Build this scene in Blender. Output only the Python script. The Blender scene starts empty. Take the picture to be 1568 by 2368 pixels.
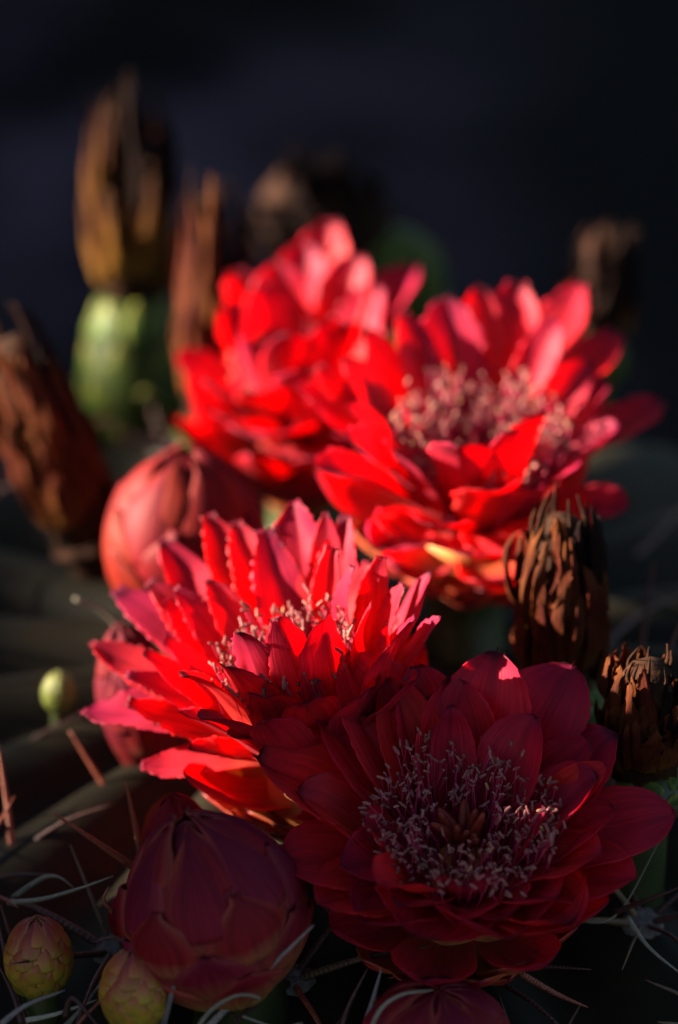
import bpy, math, random
import numpy as np
from mathutils import Vector, Matrix

# ------------------------------------------------------------------ camera, sky, sun, exposure
SC = bpy.context.scene
COL = SC.collection
CM = 0.01                                    # everything below is measured in centimetres
PITCH = math.radians(30.0)                   # the camera looks down on the crown of the cactus
CAMP = np.array([0.0, 0.0, 60.0])
FWD = np.array([0.0, math.cos(PITCH), -math.sin(PITCH)])
UPV = np.array([0.0, math.sin(PITCH), math.cos(PITCH)])
RGT = np.array([1.0, 0.0, 0.0])
TOW = -FWD
SUN_EL = math.radians(20.0)
SUN_AZ = math.radians(-85.0)                 # 0 = straight behind the flowers (+Y), negative = to the left

cam_d = bpy.data.cameras.new("camera")
cam = bpy.data.objects.new("camera", cam_d)
COL.objects.link(cam)
cam.location = CAMP * CM
cam.rotation_euler = (math.pi / 2 - PITCH, 0, 0)
cam_d.sensor_fit = 'HORIZONTAL'
cam_d.sensor_width = 24.0
cam_d.lens = 100.0
cam_d.clip_start = 0.01
cam_d.clip_end = 200.0
cam_d.dof.use_dof = True
cam_d.dof.focus_distance = 0.370
cam_d.dof.aperture_fstop = 9.0
cam_d.dof.aperture_blades = 0
SC.camera = cam

world = bpy.data.worlds.new("World")
SC.world = world
world.use_nodes = True
wn = world.node_tree
wn.nodes.clear()
sky = wn.nodes.new('ShaderNodeTexSky')
sky.sky_type = 'NISHITA'
sky.sun_disc = False
sky.sun_elevation = SUN_EL
sky.sun_rotation = SUN_AZ
bg = wn.nodes.new('ShaderNodeBackground')
bg.inputs['Strength'].default_value = 0.024
wo = wn.nodes.new('ShaderNodeOutputWorld')
wn.links.new(sky.outputs[0], bg.inputs[0])
wn.links.new(bg.outputs[0], wo.inputs[0])

sun_d = bpy.data.lights.new("sun", 'SUN')
sun_d.energy = 5.0
sun_d.angle = math.radians(0.7)
sun_d.color = (1.0, 0.86, 0.68)
sun = bpy.data.objects.new("sun", sun_d)
COL.objects.link(sun)
to_sun = Vector((math.cos(SUN_EL) * math.sin(SUN_AZ), math.cos(SUN_EL) * math.cos(SUN_AZ), math.sin(SUN_EL)))
sun.rotation_euler = to_sun.to_track_quat('Z', 'Y').to_euler()

SC.view_settings.view_transform = 'Standard'
SC.view_settings.look = 'None'
SC.view_settings.exposure = 2.95
SC.view_settings.gamma = 1.0
SC.render.engine = 'CYCLES'
SC.cycles.use_denoising = True
SC.cycles.max_bounces = 12
SC.cycles.diffuse_bounces = 6
SC.cycles.transmission_bounces = 8

rng = random.Random(7)
nrg = np.random.default_rng(11)

# ------------------------------------------------------------------ helpers
def nz(v):
    v = np.asarray(v, float)
    return v / (np.linalg.norm(v) + 1e-12)

def at(vx, vy, d):
    """point seen at (vx, vy) of a 1568 x 2368 view of the photograph, d cm along the viewing direction"""
    k = 0.24 / 1568.0 * d
    return CAMP + FWD * d + RGT * ((vx - 784.0) * k) + UPV * ((1184.0 - vy) * k)

def camdir(r, u, t):
    return nz(RGT * r + UPV * u + TOW * t)

def ray_plane(vx, vy, P, N):
    dr = at(vx, vy, 1.0) - CAMP
    s = np.dot(P - CAMP, N) / np.dot(dr, N)
    return CAMP + dr * s

def mesh(name, verts, faces, uvs=None, smooth=True, mats=(), midx=None):
    me = bpy.data.meshes.new(name)
    me.from_pydata((np.asarray(verts, float) * CM).tolist(), [], faces)
    if uvs is not None:
        ul = me.uv_layers.new(name='UVMap')
        lv = np.empty(len(me.loops), dtype=np.int32)
        me.loops.foreach_get('vertex_index', lv)
        ul.data.foreach_set('uv', np.asarray(uvs, dtype=np.float32)[lv].ravel())
    if smooth:
        me.polygons.foreach_set('use_smooth', [True] * len(me.polygons))
    for m in mats:
        me.materials.append(m)
    if midx is not None:
        me.polygons.foreach_set('material_index', midx)
    me.update()
    return me

def link(name, me, parent=None, loc=None, mat=None):
    o = bpy.data.objects.new(name, me)
    COL.objects.link(o)
    if parent is not None:
        o.parent = parent
    if loc is not None:
        o.location = [c * CM for c in loc]
    if mat is not None:
        me.materials.append(mat)
    return o

def tag(o, label, cat, group=None):
    o['label'] = label
    o['category'] = cat
    if group:
        o['group'] = group
    return o

def thing(name, P, label, cat, group=None):
    o = bpy.data.objects.new(name, None)
    o.empty_display_size = 0.01
    COL.objects.link(o)
    o.location = [c * CM for c in P]
    tag(o, label, cat, group)
    return o

def smooth01(x):
    x = np.clip(x, 0, 1)
    return x * x * (3 - 2 * x)

def frame_of(axis, hint=None):
    a = nz(axis)
    h = RGT if hint is None else hint
    if abs(np.dot(a, nz(h))) > 0.95:
        h = UPV
    e1 = nz(h - a * np.dot(a, h))
    e2 = np.cross(a, e1)
    return a, e1, e2

SCOL = np.array([-1, -.955, -.8, -.58, -.34, -.11, 0, .11, .34, .58, .8, .955, 1])

def blade(P0, T0, P1, T1, W, hw, R, n=34, cup=0.35, crease=0.06, jag=0.10, tip=0.10, wmax=0.62, base=0.4,
          thick=0.045, wave=0.05, pw=2.2, twist=0.0, a=0.38, b=0.36, scol=SCOL, jag_from=0.45, tipcurl=0.0, nin=None):
    """a petal, scale or dried tepal: closed thin shell along a bezier spine, ragged margin; uv = (across, along)"""
    P0 = np.asarray(P0, float); P1 = np.asarray(P1, float)
    L = np.linalg.norm(P1 - P0)
    c1 = P0 + nz(T0) * L * a
    c2 = P1 - nz(T1) * L * b
    m = len(scol)
    V = []; UV = []
    ph = [R.uniform(0, 6.28) for _ in range(6)]
    fr = [R.uniform(1.5, 4.0) for _ in range(4)]
    jl = [R.uniform(-1, 1) for _ in range(n + 1)]
    jr = [R.uniform(-1, 1) for _ in range(n + 1)]
    top = np.zeros((n + 1, m, 3)); nor = np.zeros((n + 1, m, 3)); th = np.zeros((n + 1, m))
    for i in range(n + 1):
        t = i / n
        q = 1 - t
        C = q**3 * P0 + 3 * q * q * t * c1 + 3 * q * t * t * c2 + t**3 * P1
        T = nz(3 * q * q * (c1 - P0) + 6 * q * t * (c2 - c1) + 3 * t * t * (P1 - c2))
        Wt = nz(W - T * np.dot(W, T))
        N = np.cross(T, Wt)
        if nin is not None and np.dot(N, nin) < 0:
            N = -N
        if twist:
            an = twist * t
            Wt, N = Wt * math.cos(an) + N * math.sin(an), N * math.cos(an) - Wt * math.sin(an)
        if t < wmax:
            f = base + (1 - base) * float(smooth01(t / wmax))
        else:
            x = (t - wmax) / (1 - wmax)
            f = max(tip, (1 - x**pw) ** (1 / 1.7))
        H = hw * f
        for j, s in enumerate(scol):
            e = 1.0
            if abs(s) > 0.97 and t > jag_from:
                e = 1 + jag * (jl[i] if s < 0 else jr[i]) * min(1, (t - jag_from) * 4) / max(0.35, f)
            k = s * e
            zz = cup * H * (s * s) - crease * H * (1 - abs(s)) ** 2 * 1.5
            zz += wave * H * (math.sin(fr[0] * 3 * t + ph[0] + 1.3 * s) + 0.7 * math.sin(fr[1] * 5 * t + ph[1] - 2.6 * s)) * (0.3 + 0.7 * t)
            zz += wave * 0.5 * H * abs(s) * math.sin(fr[2] * 9 * t + ph[2] + (2 if s > 0 else 0)) * t
            zz += tipcurl * H * max(0, (t - 0.8) / 0.2) ** 2
            top[i, j] = C + Wt * (H * k) + N * zz
            nor[i, j] = N
            edge = (abs(s) > 0.97) or i == 0 or i == n
            th[i, j] = 0 if edge else thick * (1 - 0.55 * t) * (1 - 0.45 * abs(s))
    if jag > 0:                                   # ragged tip
        for j in range(m):
            top[n, j] += nz(T1) * hw * R.uniform(-0.10, 0.16) * (jag / 0.1) * 0.5
        top[n, m // 2] += nz(T1) * hw * 0.13
    idx_t = np.arange((n + 1) * m).reshape(n + 1, m)
    V = (top + nor * th[..., None] * 0.5).reshape(-1, 3).tolist()
    uvg = [((s + 1) / 2, i / n) for i in range(n + 1) for s in scol]
    idx_b = idx_t.copy()
    for i in range(1, n):
        for j in range(1, m - 1):
            idx_b[i, j] = len(V)
            V.append((top[i, j] - nor[i, j] * th[i, j] * 0.5).tolist())
            uvg.append(((scol[j] + 1) / 2, i / n))
    F = []
    for i in range(n):
        for j in range(m - 1):
            F.append((int(idx_t[i, j]), int(idx_t[i, j + 1]), int(idx_t[i + 1, j + 1]), int(idx_t[i + 1, j])))
            F.append((int(idx_b[i, j]), int(idx_b[i + 1, j]), int(idx_b[i + 1, j + 1]), int(idx_b[i, j + 1])))
    return np.array(V), F, np.array(uvg)

def tube(pts, rads, seg=8, cap=True, flat=1.0):
    """tapered tube through points (Catmull-Rom already applied by the caller)"""
    pts = np.asarray(pts, float)
    n = len(pts)
    V = []; F = []; UV = []
    T = nz(pts[1] - pts[0])
    _, e1, e2 = frame_of(T)
    for i in range(n):
        T = nz(pts[min(i + 1, n - 1)] - pts[max(i - 1, 0)])
        e1 = nz(e1 - T * np.dot(e1, T)); e2 = np.cross(T, e1)
        for k in range(seg):
            an = 2 * math.pi * k / seg
            V.append(pts[i] + (e1 * math.cos(an) + e2 * math.sin(an) * flat) * rads[i])
            UV.append((k / seg, i / (n - 1)))
    for i in range(n - 1):
        for k in range(seg):
            k2 = (k + 1) % seg
            F.append((i * seg + k, i * seg + k2, (i + 1) * seg + k2, (i + 1) * seg + k))
    if cap:
        F.append(tuple(range(seg))[::-1])
        F.append(tuple((n - 1) * seg + k for k in range(seg)))
    return np.array(V), F, np.array(UV)

def curve_pts(ctrl, n):
    c = [np.asarray(p, float) for p in ctrl]
    if len(c) == 2:
        return [c[0] * (1 - i / n) + c[1] * i / n for i in range(n + 1)]
    c = [2 * c[0] - c[1]] + c + [2 * c[-1] - c[-2]]
    out = []
    segs = len(c) - 3
    for i in range(n + 1):
        u = i / n * segs
        k = min(int(u), segs - 1)
        t = u - k
        p0, p1, p2, p3 = c[k:k + 4]
        out.append(0.5 * (2 * p1 + (p2 - p0) * t + (2 * p0 - 5 * p1 + 4 * p2 - p3) * t * t + (3 * p1 - p0 - 3 * p2 + p3) * t**3))
    return out

def lathe(P, axis, prof, seg=28, bump=0.0, R=None):
    """surface of revolution; prof = [(height, radius), ...]"""
    a, e1, e2 = frame_of(axis)
    V = []; F = []; UV = []
    n = len(prof)
    ph = R.uniform(0, 6) if R else 0
    for i, (h, r) in enumerate(prof):
        for k in range(seg):
            an = 2 * math.pi * k / seg
            rr = r * (1 + bump * math.sin(3 * an + ph + 2 * h) + bump * 0.6 * math.sin(5 * an - ph + 5 * h))
            V.append(P + a * h + (e1 * math.cos(an) + e2 * math.sin(an)) * rr)
            UV.append((k / seg, i / (n - 1)))
    for i in range(n - 1):
        for k in range(seg):
            k2 = (k + 1) % seg
            F.append((i * seg + k, i * seg + k2, (i + 1) * seg + k2, (i + 1) * seg + k))
    F.append(tuple(range(seg))[::-1])
    F.append(tuple((n - 1) * seg + k for k in range(seg)))
    return np.array(V), F, np.array(UV)

# ------------------------------------------------------------------ materials
def newmat(name):
    m = bpy.data.materials.new(name)
    m.use_nodes = True
    m.node_tree.nodes.clear()
    return m, m.node_tree

def nd(nt, typ, **kw):
    n = nt.nodes.new(typ)
    for k, v in kw.items():
        if k.startswith('i_'):
            n.inputs[k[2:]].default_value = v
        else:
            setattr(n, k, v)
    return n

def ramp(nt, stops, interp='LINEAR'):
    r = nt.nodes.new('ShaderNodeValToRGB')
    r.color_ramp.interpolation = interp
    el = r.color_ramp.elements
    while len(el) < len(stops):
        el.new(0.5)
    for e, (p, c) in zip(el, stops):
        e.position = p
        e.color = (c[0], c[1], c[2], 1)
    return r

def mixcol(nt, fac, a, b, blend='MIX'):
    m = nt.nodes.new('ShaderNodeMix')
    m.data_type = 'RGBA'
    m.blend_type = blend
    for sock, val in ((m.inputs[0], fac), (m.inputs[6], a), (m.inputs[7], b)):
        if hasattr(val, 'is_linked'):
            nt.links.new(val, sock)
        elif isinstance(val, (int, float)):
            sock.default_value = val
        else:
            sock.default_value = (*val, 1)
    return m.outputs[2]

def petal_mat(name, stops, trans=0.5, tcol=None, rough=0.42, streak=0.25, rib=0.35, coat=0.0, bump=0.25, margin=None, noise_dark=0.0, spec=0.5, hue=0.0):
    m, nt = newmat(name)
    L = nt.links.new
    tc = nd(nt, 'ShaderNodeTexCoord')
    sep = nd(nt, 'ShaderNodeSeparateXYZ')
    L(tc.outputs['UV'], sep.inputs[0])
    inf = nd(nt, 'ShaderNodeObjectInfo')
    # fine lengthwise veins
    mp = nd(nt, 'ShaderNodeMapping')
    mp.inputs['Scale'].default_value = (26, 2.2, 1)
    L(tc.outputs['UV'], mp.inputs['Vector'])
    ad = nd(nt, 'ShaderNodeVectorMath', operation='ADD')
    L(mp.outputs[0], ad.inputs[0])
    mulr = nd(nt, 'ShaderNodeVectorMath', operation='SCALE')
    mulr.inputs[0].default_value = (13, 7, 5)
    L(inf.outputs['Random'], mulr.inputs['Scale'])
    L(mulr.outputs[0], ad.inputs[1])
    n1 = nd(nt, 'ShaderNodeTexNoise', i_Scale=1.0, i_Detail=4.0)
    L(ad.outputs[0], n1.inputs['Vector'])
    # blotches in object space
    n2 = nd(nt, 'ShaderNodeTexNoise', i_Scale=260.0, i_Detail=4.0)
    L(tc.outputs['Object'], n2.inputs['Vector'])
    # along colour with wobble
    mm = nd(nt, 'ShaderNodeMath', operation='MULTIPLY_ADD')
    L(n2.outputs[0], mm.inputs[0]); mm.inputs[1].default_value = 0.16; mm.inputs[2].default_value = -0.08
    aa = nd(nt, 'ShaderNodeMath', operation='ADD')
    L(sep.outputs['Y'], aa.inputs[0]); L(mm.outputs[0], aa.inputs[1])
    rp = ramp(nt, stops)
    L(aa.outputs[0], rp.inputs[0])
    col = rp.outputs[0]
    # distance from midline
    d1 = nd(nt, 'ShaderNodeMath', operation='SUBTRACT'); L(sep.outputs['X'], d1.inputs[0]); d1.inputs[1].default_value = 0.5
    d2 = nd(nt, 'ShaderNodeMath', operation='ABSOLUTE'); L(d1.outputs[0], d2.inputs[0])
    if margin is not None:
        mr = ramp(nt, [(0.0, (0, 0, 0)), (0.26, (0, 0, 0)), (0.46, (1, 1, 1))])
        L(d2.outputs[0], mr.inputs[0])
        mf = nd(nt, 'ShaderNodeMath', operation='MULTIPLY'); L(mr.outputs[0], mf.inputs[0]); mf.inputs[1].default_value = margin[1]
        col = mixcol(nt, mf.outputs[0], col, margin[0])
    if rib:
        rr = ramp(nt, [(0.0, (1, 1, 1)), (0.10, (0, 0, 0))])
        L(d2.outputs[0], rr.inputs[0])
        rl = ramp(nt, [(0.55, (0, 0, 0)), (0.97, (1, 1, 1))]); L(sep.outputs['Y'], rl.inputs[0])
        rm = nd(nt, 'ShaderNodeMath', operation='MULTIPLY'); L(rr.outputs[0], rm.inputs[0]); L(rl.outputs[0], rm.inputs[1])
        rm2 = nd(nt, 'ShaderNodeMath', operation='MULTIPLY'); L(rm.outputs[0], rm2.inputs[0]); rm2.inputs[1].default_value = rib
        col = mixcol(nt, rm2.outputs[0], col, (0.12, 0.004, 0.02))
    sr = ramp(nt, [(0.3, (1 - streak,) * 3), (0.7, (1, 1, 1))])
    L(n1.outputs[0], sr.inputs[0])
    col = mixcol(nt, 1.0, col, sr.outputs[0], 'MULTIPLY')
    # each piece a little different
    hsv = nd(nt, 'ShaderNodeHueSaturation')
    v1 = nd(nt, 'ShaderNodeMapRange'); L(inf.outputs['Random'], v1.inputs[0]); v1.inputs[3].default_value = 0.82; v1.inputs[4].default_value = 1.08
    L(v1.outputs[0], hsv.inputs['Value'])
    v2 = nd(nt, 'ShaderNodeMapRange'); L(inf.outputs['Random'], v2.inputs[0]); v2.inputs[3].default_value = 0.5 + hue - 0.008; v2.inputs[4].default_value = 0.5 + hue + 0.01
    L(v2.outputs[0], hsv.inputs['Hue'])
    L(col, hsv.inputs['Color'])
    col = hsv.outputs[0]
    p = nd(nt, 'ShaderNodeBsdfPrincipled')
    L(col, p.inputs['Base Color'])
    p.inputs['Roughness'].default_value = rough
    p.inputs['Specular IOR Level'].default_value = spec
    if coat:
        p.inputs['Sheen Weight'].default_value = coat
        p.inputs['Sheen Roughness'].default_value = 0.4
        p.inputs['Sheen Tint'].default_value = (1.0, 0.55, 0.6, 1)
    bp = nd(nt, 'ShaderNodeBump', i_Strength=bump, i_Distance=0.0006)
    bs = nd(nt, 'ShaderNodeMath', operation='MULTIPLY_ADD'); L(n2.outputs[0], bs.inputs[0]); bs.inputs[1].default_value = 0.6; L(n1.outputs[0], bs.inputs[2])
    L(bs.outputs[0], bp.inputs['Height'])
    L(bp.outputs[0], p.inputs['Normal'])
    tr = nd(nt, 'ShaderNodeBsdfTranslucent')
    if tcol is None:
        L(col, tr.inputs[0])
    else:
        L(mixcol(nt, 1.0, col, tcol[:3], 'MULTIPLY') if tcol[3:] else mixcol(nt, 0.55, col, tcol[:3]), tr.inputs[0])
    mx = nd(nt, 'ShaderNodeMixShader')
    mx.inputs[0].default_value = trans
    L(p.outputs[0], mx.inputs[1]); L(tr.outputs[0], mx.inputs[2])
    out = nd(nt, 'ShaderNodeOutputMaterial')
    L(mx.outputs[0], out.inputs[0])
    return m

def noise_mat(name, stops, scale=200.0, rough=0.6, bump=0.4, dist=0.0008, detail=6.0, trans=0.0, spec=0.35, rings=0.0, stretch=None, rand=0.25):
    m, nt = newmat(name)
    L = nt.links.new
    tc = nd(nt, 'ShaderNodeTexCoord')
    inf = nd(nt, 'ShaderNodeObjectInfo')
    n1 = nd(nt, 'ShaderNodeTexNoise', i_Scale=scale, i_Detail=detail)
    src = tc.outputs['Object']
    if stretch is not None:
        mp = nd(nt, 'ShaderNodeMapping'); mp.inputs['Scale'].default_value = stretch
        L(tc.outputs['UV'], mp.inputs[0])
        src = mp.outputs[0]
    L(src, n1.inputs['Vector'])
    rp = ramp(nt, stops)
    L(n1.outputs[0], rp.inputs[0])
    col = rp.outputs[0]
    h = n1.outputs[0]
    if rings:
        w = nd(nt, 'ShaderNodeTexWave', wave_type='BANDS', bands_direction='Y', i_Scale=rings, i_Distortion=1.5)
        w.inputs['Detail'].default_value = 1.0
        L(tc.outputs['UV'], w.inputs['Vector'])
        wr = ramp(nt, [(0.0, (0.8, 0.8, 0.8)), (0.6, (1, 1, 1))]); L(w.outputs[1], wr.inputs[0])
        col = mixcol(nt, 1.0, col, wr.outputs[0], 'MULTIPLY')
        h = w.outputs[1]
    hsv = nd(nt, 'ShaderNodeHueSaturation')
    v1 = nd(nt, 'ShaderNodeMapRange'); L(inf.outputs['Random'], v1.inputs[0]); v1.inputs[3].default_value = 1 - rand; v1.inputs[4].default_value = 1 + rand
    L(v1.outputs[0], hsv.inputs['Value']); L(col, hsv.inputs['Color'])
    p = nd(nt, 'ShaderNodeBsdfPrincipled')
    L(hsv.outputs[0], p.inputs['Base Color'])
    p.inputs['Roughness'].default_value = rough
    p.inputs['Specular IOR Level'].default_value = spec
    bp = nd(nt, 'ShaderNodeBump', i_Strength=bump, i_Distance=dist)
    L(h, bp.inputs['Height']); L(bp.outputs[0], p.inputs['Normal'])
    out = nd(nt, 'ShaderNodeOutputMaterial')
    if trans:
        tr = nd(nt, 'ShaderNodeBsdfTranslucent'); L(hsv.outputs[0], tr.inputs[0])
        mx = nd(nt, 'ShaderNodeMixShader'); mx.inputs[0].default_value = trans
        L(p.outputs[0], mx.inputs[1]); L(tr.outputs[0], mx.inputs[2]); L(mx.outputs[0], out.inputs[0])
    else:
        L(p.outputs[0], out.inputs[0])
    return m

M = {}
RED = [(0.0, (0.75, 0.24, 0.07)), (0.16, (0.80, 0.10, 0.05)), (0.42, (0.92, 0.046, 0.072)), (0.80, (0.90, 0.038, 0.098)), (0.96, (0.66, 0.020, 0.092)), (1.0, (0.26, 0.012, 0.05))]
M['petal'] = petal_mat('petal_red', RED, trans=0.74, coat=0.06, streak=0.32, tcol=(1.0, 0.30, 0.28, 1), rough=0.5, spec=0.32)
M['sepal'] = petal_mat('sepal_orange', [(0.0, (0.45, 0.34, 0.06)), (0.3, (0.75, 0.34, 0.12)), (0.6, (0.74, 0.18, 0.08)), (0.9, (0.6, 0.025, 0.035)), (1, (0.25, 0.01, 0.03))], trans=0.4, rib=0.5, margin=((0.75, 0.26, 0.10), 0.4))
M['bud'] = petal_mat('bud_scale_purple', [(0.0, (0.3588, 0.2106, 0.0468)), (0.2, (0.3588, 0.1014, 0.0468)), (0.42, (0.2652, 0.0109, 0.0281)), (1.0, (0.1170, 0.0039, 0.0187))], trans=0.2, streak=0.45, margin=((0.40, 0.06, 0.045), 0.55), rib=0.3, rough=0.6, spec=0.12)
M['bud_red'] = petal_mat('bud_scale_red', [(0.0, (0.5, 0.2, 0.05)), (0.3, (0.30, 0.007, 0.010)), (1.0, (0.20, 0.005, 0.014))], trans=0.3, margin=((0.32, 0.010, 0.012), 0.4), rib=0.0, rough=0.7, spec=0.12)
M['bud_bright'] = petal_mat('bud_scale_bright_red', [(0.0, (0.6, 0.15, 0.04)), (0.3, (0.27, 0.006, 0.009)), (1.0, (0.20, 0.004, 0.010))], trans=0.35, streak=.6, margin=((0.32, 0.010, 0.010), 0.5), rib=0.0, rough=0.6, spec=0.2)
M['bud_lime'] = petal_mat('bud_scale_lime', [(0.0, (0.1400, 0.1820, 0.0280)), (0.6, (0.2660, 0.2940, 0.0560)), (1.0, (0.3500, 0.3500, 0.0980))], trans=0.35, margin=((0.5, 0.5, 0.16), 0.4), rib=0.0)
M['bud_dark'] = petal_mat('bud_scale_dark', [(0.0, (0.10, 0.03, 0.012)), (0.3, (0.13, 0.006, 0.012)), (1.0, (0.10, 0.004, 0.014))], trans=0.2, margin=((0.14, 0.01, 0.014), 0.4), rib=0.0, rough=0.7, spec=0.12)
M['bud_yellow'] = petal_mat('bud_scale_yellow', [(0.0, (0.22, 0.22, 0.03)), (0.35, (0.46, 0.26, 0.025)), (0.6, (0.46, 0.11, 0.03)), (0.85, (0.32, 0.025, 0.02)), (1.0, (0.22, 0.015, 0.015))], trans=0.25, margin=((0.5, 0.30, 0.06), 0.35), rib=0.0)
M['fruit'] = noise_mat('fruit_green', [(0.3, (0.010, 0.026, 0.002)), (0.7, (0.045, 0.060, 0.006))], scale=150, rough=0.55, bump=0.3, spec=0.15)
M['fruit_scale'] = petal_mat('fruit_scale_green', [(0.0, (0.0260, 0.0650, 0.0097)), (0.5, (0.0650, 0.1105, 0.0163)), (1.0, (0.2080, 0.1950, 0.0325))], trans=0.3, spec=.15, margin=((0.30, 0.30, 0.05), 0.5), rib=0.0)
M['dry'] = petal_mat('dried_petal_brown', [(0.0, (0.30, 0.15, 0.022)), (0.3, (0.22, 0.082, 0.012)), (0.65, (0.10, 0.026, 0.006)), (1.0, (0.045, 0.011, 0.004))], trans=0.45, spec=.12, streak=0.55, rib=0.3, rough=0.7, bump=0.5)
M['dry_red'] = petal_mat('dried_petal_red_brown', [(0.0, (0.24, 0.080, 0.020)), (0.3, (0.17, 0.038, 0.010)), (0.7, (0.11, 0.017, 0.006)), (1.0, (0.20, 0.050, 0.012))], trans=0.45, spec=.12, streak=0.55, rib=0.3, rough=0.7, bump=0.5)
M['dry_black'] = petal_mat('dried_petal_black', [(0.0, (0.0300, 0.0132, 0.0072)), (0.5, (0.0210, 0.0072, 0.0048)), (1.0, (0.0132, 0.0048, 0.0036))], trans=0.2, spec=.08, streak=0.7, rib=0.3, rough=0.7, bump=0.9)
M['dry_core'] = noise_mat('dried_core', [(0.3, (0.012, 0.005, 0.003)), (0.7, (0.04, 0.014, 0.006))], scale=300, rough=0.85, bump=0.9, spec=.1)
M['body'] = noise_mat('cactus_skin', [(0.3, (0.004, 0.004, 0.002)), (0.7, (0.016, 0.012, 0.006))], scale=60, rough=0.65, bump=0.4, spec=0.12)
M['wool'] = noise_mat('areole_wool', [(0.3, (0.0640, 0.0560, 0.0480)), (0.7, (0.1520, 0.1360, 0.1200))], scale=900, rough=0.95, bump=1.0, dist=0.001)
M['sp_red'] = noise_mat('spine_red', [(0.3, (0.1400, 0.0245, 0.0140)), (0.7, (0.2940, 0.0840, 0.0420))], scale=3, rough=0.45, bump=0.25, rings=9, stretch=(1, 6, 1))
M['sp_grey'] = noise_mat('spine_grey', [(0.3, (0.1248, 0.1008, 0.0960)), (0.7, (0.2496, 0.2016, 0.1920))], scale=3, rough=0.55, bump=0.3, rings=14, stretch=(1, 6, 1))
M['sp_pale'] = noise_mat('spine_pale', [(0.3, (0.1512, 0.1296, 0.0936)), (0.7, (0.2376, 0.2088, 0.1512))], scale=3, rough=0.5, bump=0.3, stretch=(1, 6, 1))
M['sp_straw'] = noise_mat('spine_straw', [(0.3, (0.0630, 0.0350, 0.0175)), (0.7, (0.1400, 0.0840, 0.0385))], scale=3, rough=0.5, bump=0.25, rings=9, stretch=(1, 6, 1))
M['sp_dark'] = noise_mat('spine_dark', [(0.3, (0.0300, 0.0090, 0.0084)), (0.7, (0.0840, 0.0270, 0.0210))], scale=3, rough=0.45, bump=0.25, rings=9, stretch=(1, 6, 1))
M['anther'] = noise_mat('anther_cream', [(0.3, (0.22, 0.050, 0.060)), (0.55, (0.29, 0.105, 0.090)), (0.74, (0.36, 0.20, 0.05))], scale=500, rough=0.7, bump=0.3, trans=0.2, rand=0.3)
M['filament'] = noise_mat('filament_magenta', [(0.3, (0.40, 0.02, 0.07)), (0.7, (0.60, 0.05, 0.13))], scale=200, rough=0.5, bump=0.0, trans=0.4)
M['stigma'] = noise_mat('stigma_orange', [(0.3, (0.1820, 0.0126, 0.0084)), (0.7, (0.2660, 0.0350, 0.0140))], scale=400, rough=0.55, bump=0.4, trans=0.3)
M['cup'] = noise_mat('receptacle_orange', [(0.3, (0.45, 0.10, 0.03)), (0.7, (0.62, 0.24, 0.06))], scale=150, rough=0.5, bump=0.2, trans=.2)
M['tubeskin'] = noise_mat('flower_tube_green', [(0.3, (0.0150, 0.0240, 0.0060)), (0.7, (0.0360, 0.0420, 0.0108))], scale=150, rough=0.5, bump=0.2)

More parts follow.
